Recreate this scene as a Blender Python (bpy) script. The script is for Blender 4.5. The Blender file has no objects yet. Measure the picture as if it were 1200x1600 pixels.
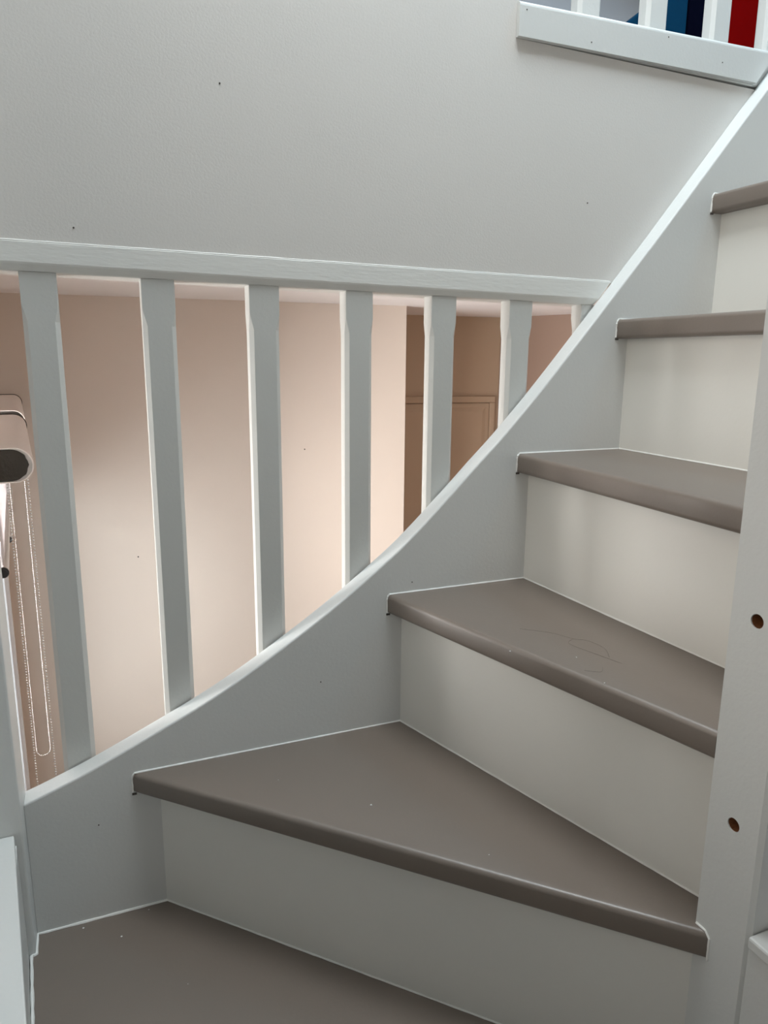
import bpy, bmesh, math, random
from mathutils import Vector, Matrix
random.seed(7)
SC = bpy.context.scene
COL = SC.collection
# ---------------------------------------------------------------- camera
cam_d = bpy.data.cameras.new('camera'); cam = bpy.data.objects.new('camera', cam_d); COL.objects.link(cam)
cam_d.sensor_width = 36.0; cam_d.sensor_fit = 'AUTO'; cam_d.lens = 1124.1 / 1600 * 36
cam_d.clip_start = 0.02; cam_d.clip_end = 60
YAW, PIT, ROL = 0.394282, 0.209587, 0.008735
fw = Vector((math.sin(YAW)*math.cos(PIT), math.cos(YAW)*math.cos(PIT), -math.sin(PIT)))
rt = Vector((math.cos(YAW), -math.sin(YAW), 0)); up = rt.cross(fw)
r_ = rt*math.cos(ROL) + up*math.sin(ROL); u_ = up*math.cos(ROL) - rt*math.sin(ROL)
m = Matrix((r_, u_, -fw)).transposed().to_4x4(); m.translation = Vector((-0.430296, -0.963679, 0.775879))
cam.matrix_world = m
SC.camera = cam
# ---------------------------------------------------------------- world, lights, exposure
w = bpy.data.worlds.new('world'); SC.world = w; w.use_nodes = True
w.node_tree.nodes['Background'].inputs[0].default_value = (0.75, 0.87, 1.0, 1)
w.node_tree.nodes['Background'].inputs[1].default_value = 0.25
SC.view_settings.view_transform = 'Standard'; SC.view_settings.look = 'None'
SC.view_settings.gamma = 1; SC.view_settings.use_curve_mapping = False
SC.view_settings.exposure = 0.07
SC.cycles.max_bounces = 14; SC.cycles.diffuse_bounces = 8
def area(name, loc, target, sx, sy, power, color):
    l = bpy.data.lights.new(name, 'AREA'); l.shape = 'RECTANGLE'; l.size = sx; l.size_y = sy
    l.energy = power; l.color = color
    o = bpy.data.objects.new(name, l); COL.objects.link(o); o.location = loc
    o.rotation_euler = (Vector(target)-Vector(loc)).to_track_quat('-Z', 'Y').to_euler()
    return o
LIGHTS = [
 ('skylight_daylight', (0.05, -0.30, 2.27), (0.05, -0.30, 0), 0.62, 0.46, 20.0, (0.86, 0.94, 0.97)),
 ('high_skylight_daylight', (0.85, -0.28, 2.27), (0.85, -0.28, 0), 0.36, 0.40, 5.5, (0.40, 0.76, 1.0)),
 ('added_landing_light', (1.20, 0.90, 2.27), (1.20, 0.90, 0), 0.56, 0.56, 5.0, (0.70, 0.87, 1.0)),  # added to brighten the landing and its balusters
 ('stair_left_light', (-1.40, -0.95, 1.18), (0.3, -0.80, 0.70), 1.6, 0.85, 8.2, (1.0, 0.88, 0.74)),  # light on the risers from the left; its window is added
 ('window_daylight', (-0.98, 0.95, 0.03), (0.4, 1.05, -0.05), 0.95, 1.35, 130, (1.0, 0.965, 0.95)),
 ('far_window_daylight', (-1.02, 1.93, -0.25), (0.4, 2.03, -0.3), 0.8, 1.8, 32, (0.88, 0.96, 1.0)),
 ('side_window_daylight', (-0.84, 0.25, 0.42), (0.4, 0.28, 0.35), 0.34, 0.95, 18, (1.0, 0.98, 0.95)),
]
for a in LIGHTS: area(*a)

# ---------------------------------------------------------------- materials
def mat(name, col, rough=0.5, bump=0.0, bscale=300, var=0.0, vscale=6, metal=0.0, spec=0.5, stretch=None, emis=None, col2=None):
    M = bpy.data.materials.new(name); M.use_nodes = True
    nt = M.node_tree; b = nt.nodes['Principled BSDF']
    b.inputs['Base Color'].default_value = (*col, 1); b.inputs['Roughness'].default_value = rough
    b.inputs['Metallic'].default_value = metal; b.inputs['Specular IOR Level'].default_value = spec
    tc = nt.nodes.new('ShaderNodeTexCoord'); src = tc.outputs['Object']
    if stretch:
        mp = nt.nodes.new('ShaderNodeMapping'); mp.inputs['Scale'].default_value = stretch
        nt.links.new(src, mp.inputs['Vector']); src = mp.outputs['Vector']
    if var > 0:
        n = nt.nodes.new('ShaderNodeTexNoise'); n.inputs['Scale'].default_value = vscale; n.inputs['Detail'].default_value = 5
        nt.links.new(src, n.inputs['Vector'])
        mx = nt.nodes.new('ShaderNodeMix'); mx.data_type = 'RGBA'
        mx.inputs['A'].default_value = (*[max(0, c*(1-var)) for c in col], 1)
        c2 = col2 or [min(1, c*(1+var)) for c in col]
        mx.inputs['B'].default_value = (*c2, 1)
        nt.links.new(n.outputs['Fac'], mx.inputs['Factor']); nt.links.new(mx.outputs['Result'], b.inputs['Base Color'])
    if bump > 0:
        n = nt.nodes.new('ShaderNodeTexNoise'); n.inputs['Scale'].default_value = bscale; n.inputs['Detail'].default_value = 3
        nt.links.new(src, n.inputs['Vector'])
        bp = nt.nodes.new('ShaderNodeBump'); bp.inputs['Strength'].default_value = bump; bp.inputs['Distance'].default_value = 0.001
        nt.links.new(n.outputs['Fac'], bp.inputs['Height']); nt.links.new(bp.outputs['Normal'], b.inputs['Normal'])
    return M
WALL = mat('white_wall_paint', (0.665, 0.64, 0.61), 0.6, 0.20, 330, 0.03, 3.2)
PAINT = mat('white_gloss_paint', (0.66, 0.665, 0.65), 0.36, 0.22, 200, 0.015, 8)
BALTONE = mat('grey_white_baluster', (0.565, 0.565, 0.54), 0.40, 0.22, 200, 0.015, 8)  # balusters toned darker than the rail
RAILPAINT = mat('white_rail_paint', (0.74, 0.735, 0.705), 0.42, 0.3, 180, 0.015, 8, stretch=(0.3, 1, 1.5))
RISER = mat('white_riser_paint', (0.76, 0.745, 0.70), 0.42, 0.15, 160, 0.02, 7)
TAUPE = mat('taupe_tread_paint', (0.170, 0.135, 0.111), 0.42, 0.12, 260, 0.03, 14, spec=1.0)
CAULK = mat('white_caulk', (0.82, 0.81, 0.78), 0.5)
BEIGE = mat('beige_wall_paint', (0.71, 0.62, 0.54), 0.7, 0.15, 250, 0.02, 3)
TAN = mat('tan_recess_shaded', (0.50, 0.375, 0.265), 0.6, 0.1, 250, 0.02, 3)  # shadow in the recess and on its door is put into this tan brown
SIDESHADE = mat('tan_side_wall_shaded', (0.31, 0.215, 0.165), 0.65, 0.1, 250, 0.02, 3)  # side wall's shade is put into this darker colour
CEIL = mat('white_ceiling_paint', (0.82, 0.79, 0.78), 0.8, 0.1, 200)
UPPER = mat('pale_grey_upper_paint', (0.60, 0.61, 0.64), 0.7, 0.1, 250)
FLOOR = mat('pale_oak_laminate', (0.60, 0.53, 0.46), 0.45, 0.1, 60, 0.2, 9, stretch=(1, 8, 1))
UPVC = mat('white_window_plastic', (0.85, 0.85, 0.86), 0.3)
CASS = mat('greige_blind_cover', (0.80, 0.73, 0.68), 0.55, 0.15, 700, 0.02, 20)
CASSIN = mat('dark_brown_blind_end', (0.028, 0.022, 0.015), 0.7, 0.4, 200)
RIMM = mat('grey_rim', (0.55, 0.52, 0.49), 0.4)
FABRIC = mat('white_blind_fabric', (0.78, 0.76, 0.77), 0.8, 0.3, 1500)
nt = FABRIC.node_tree; tl = nt.nodes.new('ShaderNodeBsdfTranslucent'); tl.inputs['Color'].default_value = (0.80, 0.77, 0.77, 1)
mxs = nt.nodes.new('ShaderNodeMixShader'); mxs.inputs[0].default_value = 0.25
nt.links.new(nt.nodes['Principled BSDF'].outputs[0], mxs.inputs[1]); nt.links.new(tl.outputs[0], mxs.inputs[2])
nt.links.new(mxs.outputs[0], nt.nodes['Material Output'].inputs['Surface'])
ALU = mat('aluminium_rail', (0.75, 0.74, 0.73), 0.3, metal=0.6)
BLACK = mat('black_plastic', (0.012, 0.012, 0.012), 0.4)
CHROME = mat('chrome_chain', (0.93, 0.93, 0.93), 0.22, metal=0.45)
WOODHOLE = mat('raw_wood_in_hole', (0.20, 0.075, 0.025), 0.8, 0.6, 400, 0.5, 220)
BLUE = mat('petrol_blue_fabric', (0.004, 0.050, 0.115), 0.85, 0.3, 900, 0.1, 40, spec=0.05)
NAVY = mat('navy_black_cloth', (0.0012, 0.0015, 0.010), 0.8, 0.3, 900, spec=0.04)
RED = mat('deep_red_cloth', (0.27, 0.001, 0.001), 0.8, 0.3, 900, 0.08, 40, spec=0.03)
DOT = mat('dark_nail_mark', (0.06, 0.05, 0.045), 0.8)
SPECK = mat('white_paint_fleck', (0.8, 0.8, 0.78), 0.6)
HAIR = mat('dark_hair', (0.075, 0.055, 0.045), 0.5)
gl = bpy.data.materials.new('window_glass'); gl.use_nodes = True
nt = gl.node_tree; nt.nodes.remove(nt.nodes['Principled BSDF'])
tr = nt.nodes.new('ShaderNodeBsdfTransparent'); gs = nt.nodes.new('ShaderNodeBsdfGlossy'); gs.inputs['Roughness'].default_value = 0.03
fr = nt.nodes.new('ShaderNodeFresnel'); ms = nt.nodes.new('ShaderNodeMixShader')
nt.links.new(fr.outputs[0], ms.inputs[0]); nt.links.new(tr.outputs[0], ms.inputs[1]); nt.links.new(gs.outputs[0], ms.inputs[2])
nt.links.new(ms.outputs[0], nt.nodes['Material Output'].inputs['Surface'])
GLASS = gl

# ---------------------------------------------------------------- helpers
def link(name, bm, material, parent=None, smooth=False):
    bmesh.ops.recalc_face_normals(bm, faces=bm.faces)
    me = bpy.data.meshes.new(name); bm.to_mesh(me); bm.free()
    if material: me.materials.append(material)
    if smooth:
        for p in me.polygons: p.use_smooth = True
    o = bpy.data.objects.new(name, me); COL.objects.link(o)
    if parent: o.parent = parent
    return o
def tag(o, label=None, cat=None, group=None, kind=None):
    if label: o['label'] = label
    if cat: o['category'] = cat
    if group: o['group'] = group
    if kind: o['kind'] = kind
    return o
def empty(name, label, cat, loc=(0, 0, 0), group=None):
    o = bpy.data.objects.new(name, None); COL.objects.link(o); o.location = loc
    return tag(o, label, cat, group)
def hexa(bm, b, t):          # b, t: lists of n points (bottom and top rings)
    n = len(b)
    vb = [bm.verts.new(p) for p in b]; vt = [bm.verts.new(p) for p in t]
    fs = [bm.faces.new(vb[::-1]), bm.faces.new(vt)]
    for i in range(n):
        fs.append(bm.faces.new((vb[i], vb[(i+1) % n], vt[(i+1) % n], vt[i])))
    return vb, vt, fs
def box(bm, x0, x1, y0, y1, z0, z1):
    q = [(x0, y0), (x1, y0), (x1, y1), (x0, y1)]
    return hexa(bm, [(x, y, z0) for x, y in q], [(x, y, z1) for x, y in q])
def flat(bm, poly, z0, z1):
    return hexa(bm, [(x, y, z0) for x, y in poly], [(x, y, z1) for x, y in poly])
def upright(bm, poly, y0, y1):   # polygon in x,z extruded along y
    return hexa(bm, [(x, y0, z) for x, z in poly], [(x, y1, z) for x, z in poly])
def bevel(bm, off, seg=2, edges=None):
    bmesh.ops.recalc_face_normals(bm, faces=bm.faces)
    e = edges if edges is not None else [e for e in bm.edges if len(e.link_faces) == 2 and e.calc_face_angle(0) > 0.3]
    bmesh.ops.bevel(bm, geom=e, offset=off, segments=seg, affect='EDGES', profile=0.5)
def bbox(x0, x1, y0, y1, z0, z1, off=0.002, seg=2):
    bm = bmesh.new(); box(bm, x0, x1, y0, y1, z0, z1)
    if off: bevel(bm, off, seg)
    return bm
def tube(bm, pts, r, n=8, cap=True):
    rings = []
    for i, p in enumerate(pts):
        p = Vector(p); a = Vector(pts[max(i-1, 0)]); b = Vector(pts[min(i+1, len(pts)-1)])
        d = (b-a).normalized(); s = d.cross(Vector((0, 0, 1)))
        if s.length < 1e-3: s = d.cross(Vector((1, 0, 0)))
        s.normalize(); t = s.cross(d)
        rings.append([bm.verts.new(p + (s*math.cos(2*math.pi*k/n) + t*math.sin(2*math.pi*k/n))*r) for k in range(n)])
    for i in range(len(rings)-1):
        for k in range(n):
            bm.faces.new((rings[i][k], rings[i][(k+1) % n], rings[i+1][(k+1) % n], rings[i+1][k]))
    if cap: bm.faces.new(rings[0][::-1]); bm.faces.new(rings[-1])
def bead(bm, pts, rad=0.0018, step=0.012):     # a hand-run bead of caulk along a polyline
    out = []
    for a, b in zip(pts[:-1], pts[1:]):
        a, b = Vector(a), Vector(b); n = max(2, int((b-a).length/step))
        for i in range(n): out.append(a.lerp(b, i/n))
    out.append(Vector(pts[-1]))
    rings = []
    for i, p in enumerate(out):
        d = (out[min(i+1, len(out)-1)] - out[max(i-1, 0)]).normalized()
        s = d.cross(Vector((0, 0, 1)))
        if s.length < 1e-3: s = Vector((1, 0, 0))
        s.normalize(); t = s.cross(d)
        rr = rad*random.uniform(0.8, 1.25)
        rings.append([bm.verts.new(p + (s*math.cos(k*math.pi/3)+t*math.sin(k*math.pi/3))*rr) for k in range(6)])
    for i in range(len(rings)-1):
        for k in range(6):
            bm.faces.new((rings[i][k], rings[i][(k+1) % 6], rings[i+1][(k+1) % 6], rings[i+1][k]))
    bm.faces.new(rings[0][::-1]); bm.faces.new(rings[-1])
def struct(name, bm, material, label, parent=None):
    o = link(name, bm, material, parent)
    if parent is None: tag(o, label, name.split('_')[0], kind='structure')
    return o
def marks(pts, nrm, r, m, parent, h=0.0012):
    for c in pts:
        bm = bmesh.new(); disc(bm, c, nrm, r, h); link('nail_mark', bm, m, parent)
def disc(bm, c, nrm, r, h=0.0012, n=8):
    c = Vector(c); nrm = Vector(nrm).normalized()
    tube(bm, [c - nrm*0.0006, c + nrm*h], r, n)

# ================================================================ LARGE STRUCTURE: stairwell
ZF = -1.47                      # lower storey floor
ZC = 1.03                       # lower storey ceiling
bm = bmesh.new()
upright(bm, [(-0.72, 0.900), (0.47, 0.900), (0.735, 1.225), (0.186, 1.230), (0.186, 2.2), (-0.72, 2.2)], 0.033, 0.085)
wall_upper = struct('wall_upper', bm, WALL, 'white painted wall above the baluster rail')
marks([(-0.2435, 0.033, 1.1115), (-0.4256, 0.033, 0.9279), (0.327, 0.033, 1.019)], (0, -1, 0), 0.0011, DOT, wall_upper, 0.0006)
bm = bmesh.new()
box(bm, -0.74, -0.66, -1.98, 0.03, ZF, 0.60); box(bm, -0.74, -0.66, -1.98, 0.03, 1.62, 2.2)  # unseen wall; sill height shaped to shade the lower treads
box(bm, -0.74, -0.66, -1.98, -1.70, 0.60, 1.62); box(bm, -0.74, -0.66, -0.15, 0.03, 0.60, 1.62)
struct('wall_left', bm, WALL, 'unseen white stairwell wall on the left with an added window opening and shading sill')
bm = bmesh.new()
box(bm, -0.73, -0.68, -1.70, -1.65, 0.60, 1.62); box(bm, -0.73, -0.68, -0.20, -0.15, 0.60, 1.62)
box(bm, -0.73, -0.68, -1.65, -0.20, 0.60, 0.64); box(bm, -0.73, -0.68, -1.65, -0.20, 1.58, 1.62)
ws = link('window_3', bm, None); tag(ws, 'white window frame added in the unseen stairwell wall on the left', 'window', kind='structure')
bm = bmesh.new(); box(bm, -0.706, -0.702, -1.65, -0.20, 0.64, 1.58); ws_pane = link('pane', bm, GLASS, ws)
ws.data.materials.append(UPVC)
struct('wall_rear', bbox(-0.74, 2.6, -2.06, -1.98, ZF, 2.2, 0), WALL, 'white stairwell wall opposite the balusters')
struct('wall_right', bbox(2.52, 2.6, -1.98, 1.5, 1.1, 2.2, 0), WALL, 'white stairwell wall at the top of the stairs')
bm = bmesh.new()                                     # upper ceiling with skylight opening
box(bm, -0.74, -0.28, -2.06, 1.5, 2.2, 2.26); box(bm, 0.38, 0.66, -2.06, 1.5, 2.2, 2.26); box(bm, 0.66, 1.04, -2.06, -0.49, 2.2, 2.26); box(bm, 0.66, 0.90, -0.07, 1.5, 2.2, 2.26); box(bm, 0.90, 1.04, -0.07, 0.60, 2.2, 2.26); box(bm, 1.50, 2.6, -2.06, 1.5, 2.2, 2.26)
box(bm, 1.04, 1.50, -2.06, 0.60, 2.2, 2.26); box(bm, 0.90, 1.50, 1.20, 1.5, 2.2, 2.26)
box(bm, -0.28, 0.38, -2.06, -0.56, 2.2, 2.26); box(bm, -0.28, 0.38, -0.05, 1.5, 2.2, 2.26)
struct('ceiling_upper', bm, CEIL, 'white ceiling over the stairwell with skylight opening')
# upper landing
struct('floor_landing', bbox(0.19, 2.52, 0.088, 1.5, 1.19, 1.262, 0), FLOOR, 'upper landing floor behind the white fascia')
struct('wall_landing', bbox(-0.2, 2.6, 1.5, 1.58, 1.19, 2.2, 0), UPPER, 'pale grey wall behind the landing balusters')

# ================================================================ back room (lower storey)
TH = math.radians(4.3); O = Vector((-0.5, 0.45, 0))
uF = Vector((math.cos(TH), -math.sin(TH), 0)); nF = Vector((math.sin(TH), math.cos(TH), 0))     # far wall frame
uL = Vector((math.cos(TH), math.sin(TH), 0)); nL = Vector((-math.sin(TH), math.cos(TH), 0))     # window wall frame
def F(a, b, z): p = O + uF*a + nF*b; return (p.x, p.y, z)
def L(a, b, z): p = O + uL*a + nL*b; return (p.x, p.y, z)
def fbox(bm, T, a0, a1, b0, b1, z0, z1):
    q = [(a0, b0), (a1, b0), (a1, b1), (a0, b1)]
    return hexa(bm, [T(a, b, z0) for a, b in q], [T(a, b, z1) for a, b in q])
bm = bmesh.new(); fbox(bm, F, -0.75, 1.416, 2.024, 2.76, ZF, ZC)
wall_far = struct('wall_far', bm, BEIGE, 'beige far wall seen between the balusters')
bm = bmesh.new(); disc(bm, F(0.4557, 2.024, 0.1133), -nF, 0.011, 0.002, 16); disc(bm, F(0.4557, 2.022, 0.1133), -nF, 0.006, 0.002, 12)
link('screw_plug', bm, BEIGE, wall_far)
marks([F(0.1047, 2.024, -0.1354), F(0.8997, 2.024, 0.3433)], -nF, 0.0035, DOT, wall_far)
bm = bmesh.new(); fbox(bm, F, 1.416, 2.277, 2.700, 2.76, ZF, ZC)
wall_recess = struct('wall_recess', bm, TAN, 'tan wall of the recess beside the beige far wall')
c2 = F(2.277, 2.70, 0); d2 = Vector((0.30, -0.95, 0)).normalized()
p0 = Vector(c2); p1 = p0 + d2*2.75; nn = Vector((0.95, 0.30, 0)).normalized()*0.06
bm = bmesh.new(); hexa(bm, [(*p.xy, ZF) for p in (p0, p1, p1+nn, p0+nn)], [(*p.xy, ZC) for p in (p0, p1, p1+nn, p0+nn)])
struct('wall_recess_side', bm, SIDESHADE, 'tan side wall right of the recess door')
bm = bmesh.new(); box(bm, -1.2, 3.4, 0.088, 3.4, ZC, ZC+0.06)
struct('ceiling_lower', bm, CEIL, 'white ceiling of the room behind the balusters')
bm = bmesh.new(); box(bm, -1.2, 3.4, -2.0, 3.4, ZF-0.06, ZF)
struct('floor_lower', bm, FLOOR, 'pale wooden floor of the lower storey')
bm = bmesh.new(); box(bm, 0.9, 2.2, -0.02, 0.03, ZF, 0.75)
struct('wall_under_stairs', bm, WALL, 'white wall closing the space under the stairs')
# window wall with two openings
WA = -0.140
bm = bmesh.new()
fbox(bm, L, WA-0.10, WA, -0.45, -0.37, ZF, ZC); fbox(bm, L, WA-0.10, WA, -0.05, 0.08, ZF, ZC); fbox(bm, L, WA-0.10, WA, 1.98, 2.12, ZF, ZC)
fbox(bm, L, WA-0.10, WA, 1.06, 1.14, ZF, ZC)
for b0, b1 in ((0.08, 1.06), (1.14, 1.98), (-0.37, -0.05)):
    fbox(bm, L, WA-0.10, WA, b0, b1, 0.68 if b0 > 0 else 0.94, ZC); fbox(bm, L, WA-0.10, WA, b0, b1, ZF, -1.40)
struct('wall_window', bm, BEIGE, 'beige wall with two windows at the left edge')
for i, (b0, b1, zt_, lab) in enumerate(((0.08, 1.06, 0.70, 'near white plastic window frame behind the greige blind'), (1.14, 1.98, 0.70, 'far white plastic window frame at the left edge by the beige wall'), (-0.37, -0.05, 0.96, 'narrow white window frame beside the left newel post')), 1):
    n_ = i if i < 3 else 4; e_ = 0.06 if i < 3 else 0.03
    bm = bmesh.new()
    fbox(bm, L, WA-0.03, WA+0.006, b1-e_, b1+0.012, -1.44, zt_)
    fbox(bm, L, WA-0.03, WA+0.006, b0-0.012, b0+e_, -1.44, zt_)
    fbox(bm, L, WA-0.03, WA+0.006, b0+e_, b1-e_, zt_-0.06, zt_); fbox(bm, L, WA-0.03, WA+0.012, b0+e_, b1-e_, -1.44, -1.38)
    wf = link('window_%d' % n_, bm, UPVC); tag(wf, lab, 'window', kind='structure')
    bm = bmesh.new()
    q = e_+0.025
    for s0, s1, z0, z1 in ((b0+e_, b0+q, -1.38, zt_-0.06), (b1-q, b1-e_, -1.38, zt_-0.06), (b0+q, b1-q, zt_-0.10, zt_-0.06), (b0+q, b1-q, -1.38, -1.34)):
        fbox(bm, L, WA-0.05, WA-0.008, s0, s1, z0, z1)
    link('sash', bm, UPVC, wf)
    bm = bmesh.new(); fbox(bm, L, WA-0.032, WA-0.028, b0+e_+0.01, b1-e_-0.01, -1.35, zt_-0.09)
    link('pane', bm, GLASS, wf)
# door in the recess
bm = bmesh.new()
B0 = 2.700
fbox(bm, F, 1.416, 2.250, B0-0.022, B0, 0.517, 0.556); fbox(bm, F, 2.214, 2.250, B0-0.022, B0, ZF, 0.517)
bevel(bm, 0.006, 2)
door = link('door_1', bm, TAN); tag(door, 'tan panelled door with moulded casing in the recess', 'door', kind='structure')
bm = bmesh.new(); fbox(bm, F, 1.44, 2.212, B0-0.010, B0, ZF+0.01, 0.512); link('door_leaf', bm, TAN, door)
bm = bmesh.new()
vb, vt, fs = hexa(bm, [F(1.50, B0-0.010, -0.6), F(2.190, B0-0.010, -0.6), F(2.190, B0-0.010, 0.488), F(1.50, B0-0.010, 0.488)],
     [F(1.53, B0-0.017, -0.57), F(2.165, B0-0.017, -0.57), F(2.165, B0-0.017, 0.463), F(1.53, B0-0.017, 0.463)])
link('door_panel', bm, TAN, door)

# ================================================================ STAIRCASE
Z = [-0.0034, 0.2103, 0.4241, 0.6311, 0.8415, 1.0464, 1.2563]
T = 0.0303
XP, YF, YN = 0.1156, -0.4988, -0.5600         # newel: left face, far face, near face
STR_TOP = [(-0.5405, 0.1960), (-0.5119, 0.2058), (-0.4532, 0.2283), (-0.3609, 0.2694), (-0.2924, 0.3021), (-0.2196, 0.3430),
           (-0.1181, 0.4080), (-0.0307, 0.4720), (0.0195, 0.5135), (0.0886, 0.5795), (0.1286, 0.6190), (0.1737, 0.6630),
           (0.2446, 0.7390), (0.330, 0.8375), (0.4185, 0.9405), (0.4547, 0.9830), (0.6484, 1.2169), (0.95, 1.581)]
# smooth the line a little with a Catmull-Rom pass
def catmull(P, n=5):
    out = []
    for i in range(len(P)-1):
        p0, p1, p2, p3 = P[max(i-1, 0)], P[i], P[i+1], P[min(i+2, len(P)-1)]
        for k in range(n):
            t = k/n
            out.append(tuple(0.5*((2*p1[j]) + (-p0[j]+p2[j])*t + (2*p0[j]-5*p1[j]+4*p2[j]-p3[j])*t*t + (-p0[j]+3*p1[j]-3*p2[j]+p3[j])*t**3) for j in (0, 1)))
    out.append(P[-1]); return out
ST = catmull(STR_TOP, 4)
def str_top(x):
    for (a, za), (b, zb) in zip(ST[:-1], ST[1:]):
        if a <= x <= b: return za + (zb-za)*(x-a)/(b-a)
    return ST[0][1] if x < ST[0][0] else ST[-1][1]
stair = empty('staircase', 'white winder staircase with taupe painted treads turning up to the right', 'staircase', (0, 0, 0))
YS = 0.0325
bm = bmesh.new()
low = [(0.95, 1.20), (0.60, 0.78), (0.20, 0.30), (-0.10, 0.02), (-0.5405, -0.22)]
vb, vt, fs = upright(bm, ST + low, 0.0, YS)
bmesh.ops.recalc_face_normals(bm, faces=bm.faces)
n = len(ST)
ee = [e for e in bm.edges if (e.verts[0] in vb and e.verts[1] in vb) and all(v in vb[:n] for v in e.verts)]
bmesh.ops.bevel(bm, geom=ee, offset=0.0022, segments=2, affect='EDGES', profile=0.5)
string_o = link('string_board', bm, PAINT, stair)
marks([(-0.452, 0, 0.143), (0.0185, 0, 0.44), (-0.13, 0, 0.30)], (0, -1, 0), 0.0010, DOT, string_o, 0.0006)

def ext(p, q, y):           # point on line p-q at given y
    t = (y-p[1])/(q[1]-p[1]); return (p[0]+(q[0]-p[0])*t, y)
nose = {1: ((-0.4040, 0), (0.1156, -0.5180)), 2: ((-0.0222, 0), (0.1140, -0.4950)), 3: ((0.1986, 0), (0.1850, -0.53)),
        4: ((0.3750, 0), (0.3720, -0.53)), 5: ((0.5515, 0), (0.5485, -0.53)), 6: ((0.728, 0), (0.725, -0.53))}
ris = {1: ((-0.3686, 0), (0.1156, -0.4994)), 2: ((0.0015, 0), (0.1480, -0.4780)), 3: ((0.2208, 0), (0.2520, -0.53)),
       4: ((0.3978, 0), (0.3920, -0.53)), 5: ((0.5745, 0), (0.5715, -0.53)), 6: ((0.751, 0), (0.748, -0.53))}
BK = 0.012      # riser thickness
def shift(p, q, d):         # move the line p-q to its left-hand side... used for the back of a riser
    v = Vector((q[0]-p[0], q[1]-p[1])).normalized(); nrm = Vector((-v.y, v.x))
    return ((p[0]+nrm.x*d, p[1]+nrm.y*d), (q[0]+nrm.x*d, q[1]+nrm.y*d))
polys = {
 0: [(-0.3686, 0), (-0.5405, 0), (-0.5405, -0.0375), (-0.5467, -0.0390), (-0.5392, -0.1513), (-0.4975, -0.76), (0.1152, -0.70), (0.1152, -0.4985)],
 1: [(0.0015, 0), (-0.4040, 0), (0.1156, -0.5176), (0.1156, -0.4982), (0.1542, -0.4982)],
 2: [(0.2208, 0), (-0.0222, 0), (0.1153, -0.4985), (0.178, -0.4982), (0.178, -0.53), (0.2520, -0.53)],
 3: [(0.3978, 0), (0.1986, 0), (0.1850, -0.53), (0.3920, -0.53)],
 4: [(0.5745, 0), (0.3750, 0), (0.3720, -0.53), (0.5715, -0.53)],
 5: [(0.7510, 0), (0.5515, 0), (0.5485, -0.53), (0.748, -0.53)],
 6: [(0.93, 0), (0.728, 0), (0.725, -0.53), (0.93, -0.53)],
}
nose_edge = {0: (5, 6), 1: (1, 2), 2: (1, 2), 3: (1, 2), 4: (1, 2), 5: (1, 2), 6: (1, 2)}
tread_o = {}
for i in range(7):
    P = polys[i]; bm = bmesh.new()
    vb, vt, fs = flat(bm, P, Z[i]-T, Z[i])
    bmesh.ops.recalc_face_normals(bm, faces=bm.faces)
    a, b = nose_edge[i]
    ee = [e for e in bm.edges if (set(e.verts) == {vb[a], vb[b]} or set(e.verts) == {vt[a], vt[b]})]
    bmesh.ops.bevel(bm, geom=ee, offset=0.0062, segments=4, affect='EDGES', profile=0.5)
    o = link('tread', bm, TAUPE, stair); tread_o[i] = o
    for p in o.data.polygons: p.use_smooth = True
    o.data.set_sharp_from_angle(angle=0.6)
for i in range(1, 7):
    (p, q) = ris[i]
    nrm = Vector((-(q[1]-p[1]), q[0]-p[0])).normalized()
    back = [(p[0]+nrm.x*BK, 0.0), (q[0]+nrm.x*BK, q[1]+nrm.y*BK)] if i > 1 else [(p[0]+BK/max(nrm.x, .3), 0.0), (0.1156, -0.4820)]
    if i == 2: back[1] = (q[0]+0.012, q[1]+0.002)
    bm = bmesh.new(); flat(bm, [p, q, back[1], back[0]], Z[i-1], Z[i]-T)
    o = link('riser', bm, RISER, stair)
    # caulk along the foot of the riser and up its joint with the string
    bm = bmesh.new()
    q2 = q
    bead(bm, [(p[0], p[1]-0.0005, Z[i-1]+0.0006), (q2[0], q2[1], Z[i-1]+0.0006)], 0.0014)
    link('caulk_bead', bm, CAULK, o)
# riser under the lowest visible tread
bm = bmesh.new(); flat(bm, [(-0.4650, -0.690), (0.1145, -0.668), (0.1145, -0.655), (-0.4650, -0.676)], Z[0]-0.2113, Z[0]-T)
link('riser', bm, RISER, stair)
for k in range(1, 4):
    y1 = -0.64-0.185*(k-1); z = Z[0]-0.2115*k
    bm = bbox(-0.466, 0.1145, y1-0.235, y1-0.02, z-T, z, 0.005, 2); link('tread', bm, TAUPE, stair)
    if k < 3: link('riser', bbox(-0.466, 0.1145, y1-0.208, y1-0.196, z-0.2115+0.0002, z-T-0.0002, 0), RISER, stair)
# caulk where treads meet the string and newel
edge_lines = {0: [(-0.3686, -0.0005), (-0.5400, -0.0005), (-0.5400, -0.0375), (-0.5460, -0.0392), (-0.5386, -0.1513), (-0.4970, -0.755)],
              1: [(0.0015, -0.0005), (-0.4015, -0.0005)], 2: [(0.2208, -0.0005), (-0.0195, -0.0005)], 3: [(0.3978, -0.0005), (0.2015, -0.0005)],
              4: [(0.5745, -0.0005), (0.3780, -0.0005)], 5: [(0.751, -0.0005), (0.5545, -0.0005)]}
for i, ln in edge_lines.items():
    bm = bmesh.new()
    pts = [(x, y, Z[i]+0.0005) for x, y in ln]
    if i > 0:
        nx = nose[i][0][0]
        pts += [(nx+0.0004, -0.0004, Z[i]-0.0030), (nx-0.0008, -0.0004, Z[i]-0.007), (nx-0.0008, -0.0004, Z[i]-T+0.002)]
    bead(bm, pts, 0.0013 if i else 0.0020)
    link('caulk_bead', bm, CAULK, tread_o[i])
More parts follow.
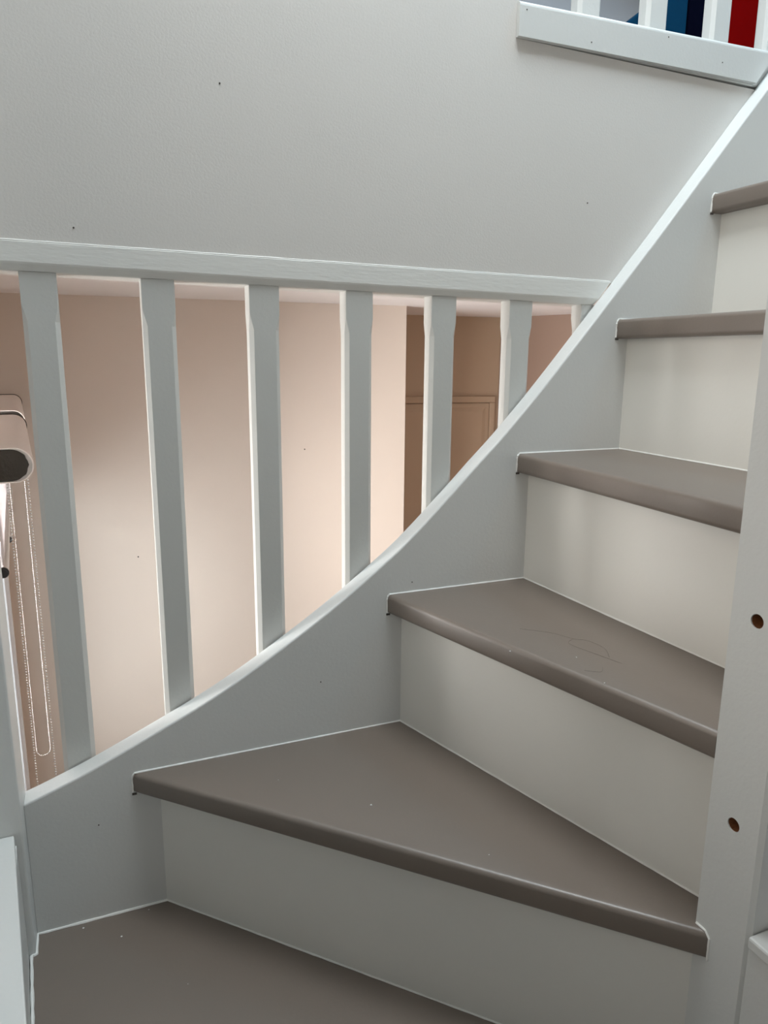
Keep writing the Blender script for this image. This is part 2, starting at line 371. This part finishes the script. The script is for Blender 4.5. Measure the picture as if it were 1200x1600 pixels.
bm = bmesh.new(); bead(bm, [(XP-0.0006, -0.500, Z[1]+0.0006), (XP-0.0006, -0.512, Z[1]+0.0006), (XP-0.0003, -0.5172, Z[1]-0.005), (XP-0.0003, -0.5176, Z[1]-T)], 0.0013, 0.006)
link('caulk_bead', bm, CAULK, tread_o[1])
# dark gaps under the nosing ends
for i in (1, 2, 3, 4, 5):
    nx = nose[i][0][0]; bm = bmesh.new(); box(bm, nx-0.002, nx+0.004, -0.0012, 0.0, Z[i]-T-0.0022, Z[i]-T+0.0006)
    link('joint_gap', bm, DOT, tread_o[i])
# flecks and hairs
bm = bmesh.new()
for (x, y, k, s) in [(-0.1226, -0.1897, 1, 1.5), (-0.4823, -0.0116, 0, 1.3), (-0.4337, -0.0472, 0, 1.4), (0.0348, -0.2549, 2, 1.2), (-0.395, -0.01, 0, .8),
                     (0.10, -0.30, 2, .8), (0.085, -0.37, 2, .8), (-0.03, -0.33, 1, .6), (-0.22, -0.09, 1, .5), (-0.36, -0.16, 0, .5)]:
    c = Vector((x, y, Z[k])); vs = [bm.verts.new(c + Vector((math.cos(t)*0.0011*s*random.uniform(.7, 1.2), math.sin(t)*0.0011*s*random.uniform(.7, 1.2), 0.0004))) for t in [j*math.pi/3 for j in range(6)]]
    tp = bm.verts.new(c + Vector((0, 0, 0.0011*s)))
    for j in range(6): bm.faces.new((vs[j], vs[(j+1) % 6], tp))
o = link('paint_fleck', bm, SPECK, stair); o['kind'] = 'stuff'
bm = bmesh.new()
def hair(pts, z):
    q = catmull(pts, 6); tube(bm, [(x, y, z+0.0004) for x, y in q], 0.00013, 4)
hair([(0.088, -0.195), (0.118, -0.222), (0.133, -0.25), (0.146, -0.262), (0.150, -0.29), (0.137, -0.315)], Z[2])
hair([(0.133, -0.25), (0.118, -0.262), (0.128, -0.30), (0.139, -0.335)], Z[2])
hair([(0.085, -0.335), (0.100, -0.345), (0.111, -0.335)], Z[2])
o = link('stray_hair', bm, HAIR, stair); o['kind'] = 'stuff'
# inner string of the upper flight, behind the newel
bm = bmesh.new()
upright(bm, [(XP+0.062, 0.66), (0.95, 1.62), (0.95, 1.16), (XP+0.062, 0.26)], -0.560, -0.531)
link('inner_string', bm, PAINT, stair)

# ================================================================ NEWEL POSTS
def post_with_holes():
    post = empty('newel_post', 'white square newel post with two drilled bolt holes at the right', 'post', (XP+0.03, (YF+YN)/2, ZF))
    bm = bmesh.new(); x1 = XP+0.0605
    ch = 0.0040
    outline = [(XP, YF), (XP, YN+ch), (XP+ch, YN), (x1, YN), (x1, YF)]
    flat(bm, outline, ZF, 2.05)
    bmesh.ops.recalc_face_normals(bm, faces=bm.faces)
    body = link('post_shaft', bm, PAINT)
    cut = bmesh.new()
    for (y, z) in ((-0.5271, 0.5479), (-0.5286, 0.3428)):
        tube(cut, [(XP-0.01, y, z), (XP+0.016, y, z)], 0.0068, 20)
    bmesh.ops.recalc_face_normals(cut, faces=cut.faces)
    cme = bpy.data.meshes.new('cutter'); cut.to_mesh(cme); cut.free(); co = bpy.data.objects.new('cutter', cme); COL.objects.link(co)
    md = body.modifiers.new('holes', 'BOOLEAN'); md.operation = 'DIFFERENCE'; md.object = co; md.solver = 'EXACT'
    bpy.context.view_layer.update()
    ev = body.evaluated_get(bpy.context.evaluated_depsgraph_get()); me = bpy.data.meshes.new_from_object(ev)
    body.modifiers.clear(); body.data = me
    bpy.data.objects.remove(co)
    body.parent = post; body.matrix_parent_inverse = Matrix.Translation(-post.location)
    for (y, z) in ((-0.5271, 0.5479), (-0.5286, 0.3428)):
        bm = bmesh.new()
        rings = []
        for dx, rr in ((0.0012, 0.0067), (0.006, 0.0062), (0.0155, 0.0058)):
            rings.append([bm.verts.new((XP+dx, y+math.cos(k*math.pi/8)*rr*random.uniform(.96, 1.0), z+math.sin(k*math.pi/8)*rr*random.uniform(.96, 1.0))) for k in range(16)])
        for a, b in zip(rings[:-1], rings[1:]):
            for k in range(16): bm.faces.new((a[k], b[k], b[(k+1) % 16], a[(k+1) % 16]))
        bm.faces.new(rings[-1])
        h = link('bolt_hole', bm, WOODHOLE, post); h.matrix_parent_inverse = Matrix.Translation(-post.location)
        h['label'] = 'drilled hole showing raw brown wood'
    return post
post_with_holes()
bm = bbox(-0.640, -0.5408, -0.0375, 0.0325, ZF, 0.872, 0.0025, 2)
tag(link('newel_post', bm, PAINT), 'white newel post at the left end of the curved string board', 'post')

# lower flight side panels with caps
pr = empty('side_panel', 'low white closing panel with cap against the drilled newel post', 'panel', (0.145, -0.9, ZF))
o = link('panel', bbox(XP, XP+0.05, -1.60, YN-0.001, ZF, 0.2335, 0), PAINT, pr); o.matrix_parent_inverse = Matrix.Translation(-pr.location)
o = link('cap', bbox(XP-0.0035, XP+0.0585, -1.60, YN-0.001, 0.2340, 0.2470, 0.0025, 2), PAINT, pr); o.matrix_parent_inverse = Matrix.Translation(-pr.location)
pl = empty('side_panel', 'low white closing panel with bright cap at the bottom left corner', 'panel', (-0.60, -0.5, ZF))
bm = bmesh.new()
flat(bm, [(-0.650, -0.0385), (-0.650, -1.2), (-0.472, -1.2), (-0.5015, -0.76), (-0.5412, -0.1513), (-0.5490, -0.0385)], ZF, 0.1645)
o = link('panel', bm, PAINT, pl); o.matrix_parent_inverse = Matrix.Translation(-pl.location)
bm = bmesh.new(); flat(bm, [(-0.655, -0.0385), (-0.655, -1.2), (-0.4252, -1.2), (-0.5507, -0.0385)], 0.165, 0.180); bevel(bm, 0.002, 2)
o = link('cap', bm, PAINT, pl); o.matrix_parent_inverse = Matrix.Translation(-pl.location)

# ================================================================ BALUSTRADE under the rail
bal = empty('balustrade', 'white balustrade of square balusters between the rail and curved string', 'balustrade', (0, 0.05, 0.2))
inv = Matrix.Translation(-bal.location)
# rail, cross-section chamfered below; slightly off level as in the house
def zt(x): return 0.9095 + (x+0.508)*(-0.0067/0.890)
def zb(x): return 0.8845 + (x+0.508)*(-0.0090/0.761)
bm = bmesh.new()
def ring(x0, x0b):    # section points, the end cut raked between top x0 and bottom x0b
    def X(z, xa): return xa
    h = zt(x0)-zb(x0b)
    return [(x0, 0.0312, zt(x0)), (x0b+(x0-x0b)*0.02, 0.0312, zb(x0b)), (x0b-(x0-x0b)*0.25, 0.0368, zb(x0b)-0.0095), (x0b-(x0-x0b)*0.25, 0.086, zb(x0b)-0.0095), (x0, 0.086, zt(x0))]
xa, xb = -0.655, (0.3835, 0.360)
ra = [bm.verts.new(p) for p in ring(xa, xa)]; rb = [bm.verts.new((min(p[0], 0.3835), max(p[1], 0.0330) if False else p[1], p[2])) for p in ring(*xb)]
for k in range(5): bm.faces.new((ra[k], ra[(k+1) % 5], rb[(k+1) % 5], rb[k]))
bm.faces.new(ra[::-1]); bm.faces.new(rb)
bevel(bm, 0.0012, 1)
o = link('rail', bm, RAILPAINT, bal); o.matrix_parent_inverse = inv
bm = bmesh.new(); bead(bm, [(-0.65, 0.0325, zt(-0.65)+0.0004), (0.38, 0.0325, zt(0.38)+0.0004)], 0.0009)
c = link('caulk_bead', bm, CAULK, o)
def baluster(xc, z0, z1, y0=0.0358, w=0.0415, d=0.0270, c=0.0055, stop=0.038):
    bm = bmesh.new(); x0, x1, y1 = xc-w/2, xc+w/2, y0+d
    zs = z1-stop; rings = []
    def octo(z, c):
        return [bm.verts.new(p) for p in [(x0+c, y0, z), (x1-c, y0, z), (x1, y0+c, z), (x1, y1-c, z), (x1-c, y1, z), (x0+c, y1, z), (x0, y1-c, z), (x0, y0+c, z)]]
    e = 0.0006
    rings = [octo(z0, c), octo(zs-0.020, c), octo(zs-0.010, c*0.55), octo(zs, e), octo(z1, e)]
    for a, b in zip(rings[:-1], rings[1:]):
        for k in range(8): bm.faces.new((a[k], a[(k+1) % 8], b[(k+1) % 8], b[k]))
    bm.faces.new(rings[0][::-1]); bm.faces.new(rings[-1])
    return bm
for xc in (-0.470, -0.331, -0.193, -0.0552, 0.0803, 0.2157, 0.3515):
    zl = str_top(xc-0.021)-0.035
    b = baluster(xc, zl, zb(xc)-0.0095) if xc < 0.3 else baluster(xc, zl, zb(xc)-0.0095, stop=0.02)
    o = link('baluster', b, BALTONE, bal); o.matrix_parent_inverse = inv

# ================================================================ LANDING: fascia and upper balusters
bm = bmesh.new()
upright(bm, [(0.1836, 1.2300), (0.6490, 1.2330), (0.690, 1.2865), (0.1836, 1.2763)], 0.0250, 0.0328)
bmesh.ops.recalc_face_normals(bm, faces=bm.faces)
_e = [e for e in bm.edges if all(abs(v.co.y-0.0250) < 1e-5 and v.co.z > 1.26 for v in e.verts)]
bmesh.ops.bevel(bm, geom=_e, offset=0.0065, segments=4, affect='EDGES', profile=0.5)
fas = link('trim_1', bm, PAINT); tag(fas, 'white fascia board along the landing edge at the top right', 'trim', kind='structure')
marks([(0.195, 0.025, 1.2650), (0.310, 0.025, 1.2410), (0.455, 0.025, 1.2710), (0.57, 0.025, 1.252)], (0, -1, 0), 0.0009, DOT, fas, 0.0006)
lb = empty('landing_balustrade', 'white balusters standing behind the landing fascia board', 'balustrade', (0.5, 0.06, 1.26))
inv = Matrix.Translation(-lb.location)
o = link('base_rail', bbox(0.19, 0.72, 0.034, 0.080, 1.2310, 1.272, 0.002, 1), PAINT, lb); o.matrix_parent_inverse = inv
for xc in (0.3195, 0.4485, 0.5815, 0.700):
    o = link('baluster', baluster(xc, 1.272, 2.02, y0=0.044, w=0.042, d=0.027, stop=0.05), PAINT, lb); o.matrix_parent_inverse = inv
o = link('handrail', bbox(0.19, 0.74, 0.036, 0.080, 2.02, 2.065, 0.006, 2), PAINT, lb); o.matrix_parent_inverse = inv

# things on the landing behind the balusters
bag = empty('fabric_bag', 'petrol blue fabric bag with sloping side behind the upper balusters', 'bag', (0.68, 0.314, 1.262))
bm = bmesh.new()
prof = [(0.600, 1.262), (0.7450, 1.262), (0.7450, 1.66), (0.690, 1.67), (0.683, 1.485), (0.642, 1.452), (0.600, 1.4205)]
upright(bm, prof, 0.300, 0.328); bevel(bm, 0.004, 3)
o = link('body', bm, BLUE, bag); o.matrix_parent_inverse = Matrix.Translation(-bag.location)
bm = bmesh.new(); tube(bm, [(0.735, 0.314, 1.655), (0.732, 0.314, 1.72), (0.720, 0.314, 1.74), (0.708, 0.314, 1.72), (0.706, 0.314, 1.66)], 0.004, 8)
o = link('handle', bm, NAVY, bag); o.matrix_parent_inverse = Matrix.Translation(-bag.location)
def crate(name, label, x0, x1, y0, y1, h, m, lidm):
    e = empty(name, label, 'box', ((x0+x1)/2, (y0+y1)/2, 1.262)); iv = Matrix.Translation(-e.location)
    o = link('body', bbox(x0, x1, y0, y1, 1.262, 1.262+h-0.03, 0.003, 2), m, e); o.matrix_parent_inverse = iv
    o = link('lid', bbox(x0-0.002, x1+0.002, y0-0.002, y1+0.002, 1.262+h-0.0298, 1.262+h, 0.003, 2), lidm, e); o.matrix_parent_inverse = iv
crate('storage_box', 'dark navy box beside the blue bag on the landing', 0.7480, 0.828, 0.300, 0.405, 0.45, NAVY, NAVY)
crate('storage_box', 'deep red box right of the navy box on the landing', 0.8500, 0.960, 0.300, 0.405, 0.45, RED, RED)

# ================================================================ ROLLER BLINDS at the left windows
def blind(b0, b1, zc, zr, ar, label, chain, cap_out=True):
    e = empty('roller_blind', label, 'blind', L(-0.08, b0, zc), 'roller blinds')
    iv = Matrix.Translation(-e.location); R = 0.0312; ac = -0.050
    # cover: rounded on the room side, flat top and bottom running back to the wall; open near end
    def sect(r, back):
        pts = []
        for k in range(15):
            t = math.pi/2 - math.pi*k/14
            pts.append((ac+r*math.cos(t), zc+r*math.sin(t)))
        for k in range(6):
            t = -math.pi/2 - (math.pi/2)*k/5*0.999
            pts.append((ac-0.042+0.012*0+r*0.35*math.cos(t), zc-r*0.65+r*0.35*math.sin(t)))
        for k in range(6):
            t = math.pi - (math.pi/2)*k/5
            pts.append((ac-0.042+r*0.35*math.cos(t), zc+r*0.65+r*0.35*math.sin(t)))
        return pts
    so, si = sect(R, 0), sect(R-0.0022, 0)
    bm = bmesh.new()
    def rg(s, b): return [bm.verts.new(L(a, b, z)) for a, z in s]
    o0, o1, i0, i1 = rg(so, b0), rg(so, b1), rg(si, b0), rg(si, b0+0.02)
    n = len(so)
    for k in range(n):
        j = (k+1) % n
        bm.faces.new((o0[k], o0[j], o1[j], o1[k])); bm.faces.new((o0[k], i0[k], i0[j], o0[j])); bm.faces.new((i0[k], i1[k], i1[j], i0[j]))
    bm.faces.new(o1)
    o = link('cover', bm, CASS, e); o.matrix_parent_inverse = iv
    for p in o.data.polygons: p.use_smooth = True
    o.data.set_sharp_from_angle(angle=0.7)
    s3 = sect(R-0.0024, 0)
    bm = bmesh.new(); s4 = [bm.verts.new(L(a-0.0055+(0.0012*math.sin(k*2.1) if 2 < k < 12 else 0), b0+0.0015, z)) for k, (a, z) in enumerate(sect(R-0.0034, 0))]
    s5 = [bm.verts.new(L(a-(0.0055 if k < 15 else 0), b0+0.014, z)) for k, (a, z) in enumerate(s3)]
    f = bm.faces.new(s4); 
    for k in range(n):
        j = (k+1) % n; bm.faces.new((s4[k], s5[k], s5[j], s4[j]))
    o = link('end_cap', bm, CASSIN, e); o.matrix_parent_inverse = iv; o['label'] = 'dark brown open end'
    bm = bmesh.new(); s6 = [bm.verts.new(L(a, b0+0.004, z)) for a, z in s3]; s7 = [bm.verts.new(L(a, b0+0.008, z)) for a, z in s3]
    bm.faces.new(s6); bm.faces.new(s7[::-1])
    for k in range(n):
        j = (k+1) % n; bm.faces.new((s6[k], s7[k], s7[j], s6[j]))
    o = link('end_ring', bm, RIMM if b0 < 0.5 else CASSIN, e); o.matrix_parent_inverse = iv
    bm = bmesh.new(); s8 = sect(R+0.0022, 0); s6 = [bm.verts.new(L(a, b1, z)) for a, z in s8]; s7 = [bm.verts.new(L(a, b1+0.014, z)) for a, z in s8]
    bm.faces.new(s6); bm.faces.new(s7[::-1])
    for k in range(n):
        j = (k+1) % n; bm.faces.new((s6[k], s7[k], s7[j], s6[j]))
    o = link('end_bracket', bm, CASSIN, e); o.matrix_parent_inverse = iv; o['label'] = 'dark end bracket'
    # fabric and bottom rail
    bm = bmesh.new(); fbox(bm, L, ar-0.0006, ar+0.0006, b0+0.025, b1-0.02, zr+0.008, zc-0.02)
    o = link('fabric', bm, FABRIC, e); o.matrix_parent_inverse = iv
    bm = bmesh.new(); tube(bm, [L(ar, b0+0.006, zr), L(ar, b1-0.01, zr)], 0.0096, 20)
    o = link('bottom_rail', bm, ALU, e, smooth=False); o.matrix_parent_inverse = iv
    for p in o.data.polygons: p.use_smooth = True
    o.data.set_sharp_from_angle(angle=0.7)
    bm = bmesh.new(); tube(bm, [L(ar, b0+0.0005, zr), L(ar, b0+0.0062, zr)], 0.0098, 20); tube(bm, [L(ar, b0-0.001, zr), L(ar, b0+0.001, zr)], 0.0072, 20)
    c = link('rail_cap', bm, BLACK, o); 
    c['label'] = 'black plastic end cap'
    # ball chain loop
    al, arr, bc, zbot = chain
    pts = []; st = 0.0056; wl = (arr-al)/2; z = zc-R*0.8
    path = []
    while z > zbot+wl: path.append((al, z)); z -= st
    nn = max(3, int(math.pi*wl/st))
    for k in range(nn+1): t = math.pi + math.pi*k/nn; path.append(((al+arr)/2+wl*math.cos(t), zbot+wl+wl*math.sin(t)))
    z = zbot+wl+st
    while z < zc-R*0.8: path.append((arr, z)); z += st
    bm = bmesh.new()
    for a, z in path:
        bmesh.ops.create_icosphere(bm, subdivisions=1, radius=0.0018, matrix=Matrix.Translation(L(a, bc, z)))
    o = link('ball_chain', bm, CHROME, e, smooth=True); o.matrix_parent_inverse = iv
    return e
blind(0.0, 0.82, 0.5868, 0.3935, -0.0850, 'near roller blind with greige cover and white fabric at the left edge', (-0.0648, -0.0308, 0.016, -0.16))
blind(0.99, 1.97, 0.5868, 0.2280, -0.0945, 'far roller blind hung beyond the near one at the left edge', (-0.0770, -0.0360, 1.005, -0.51))
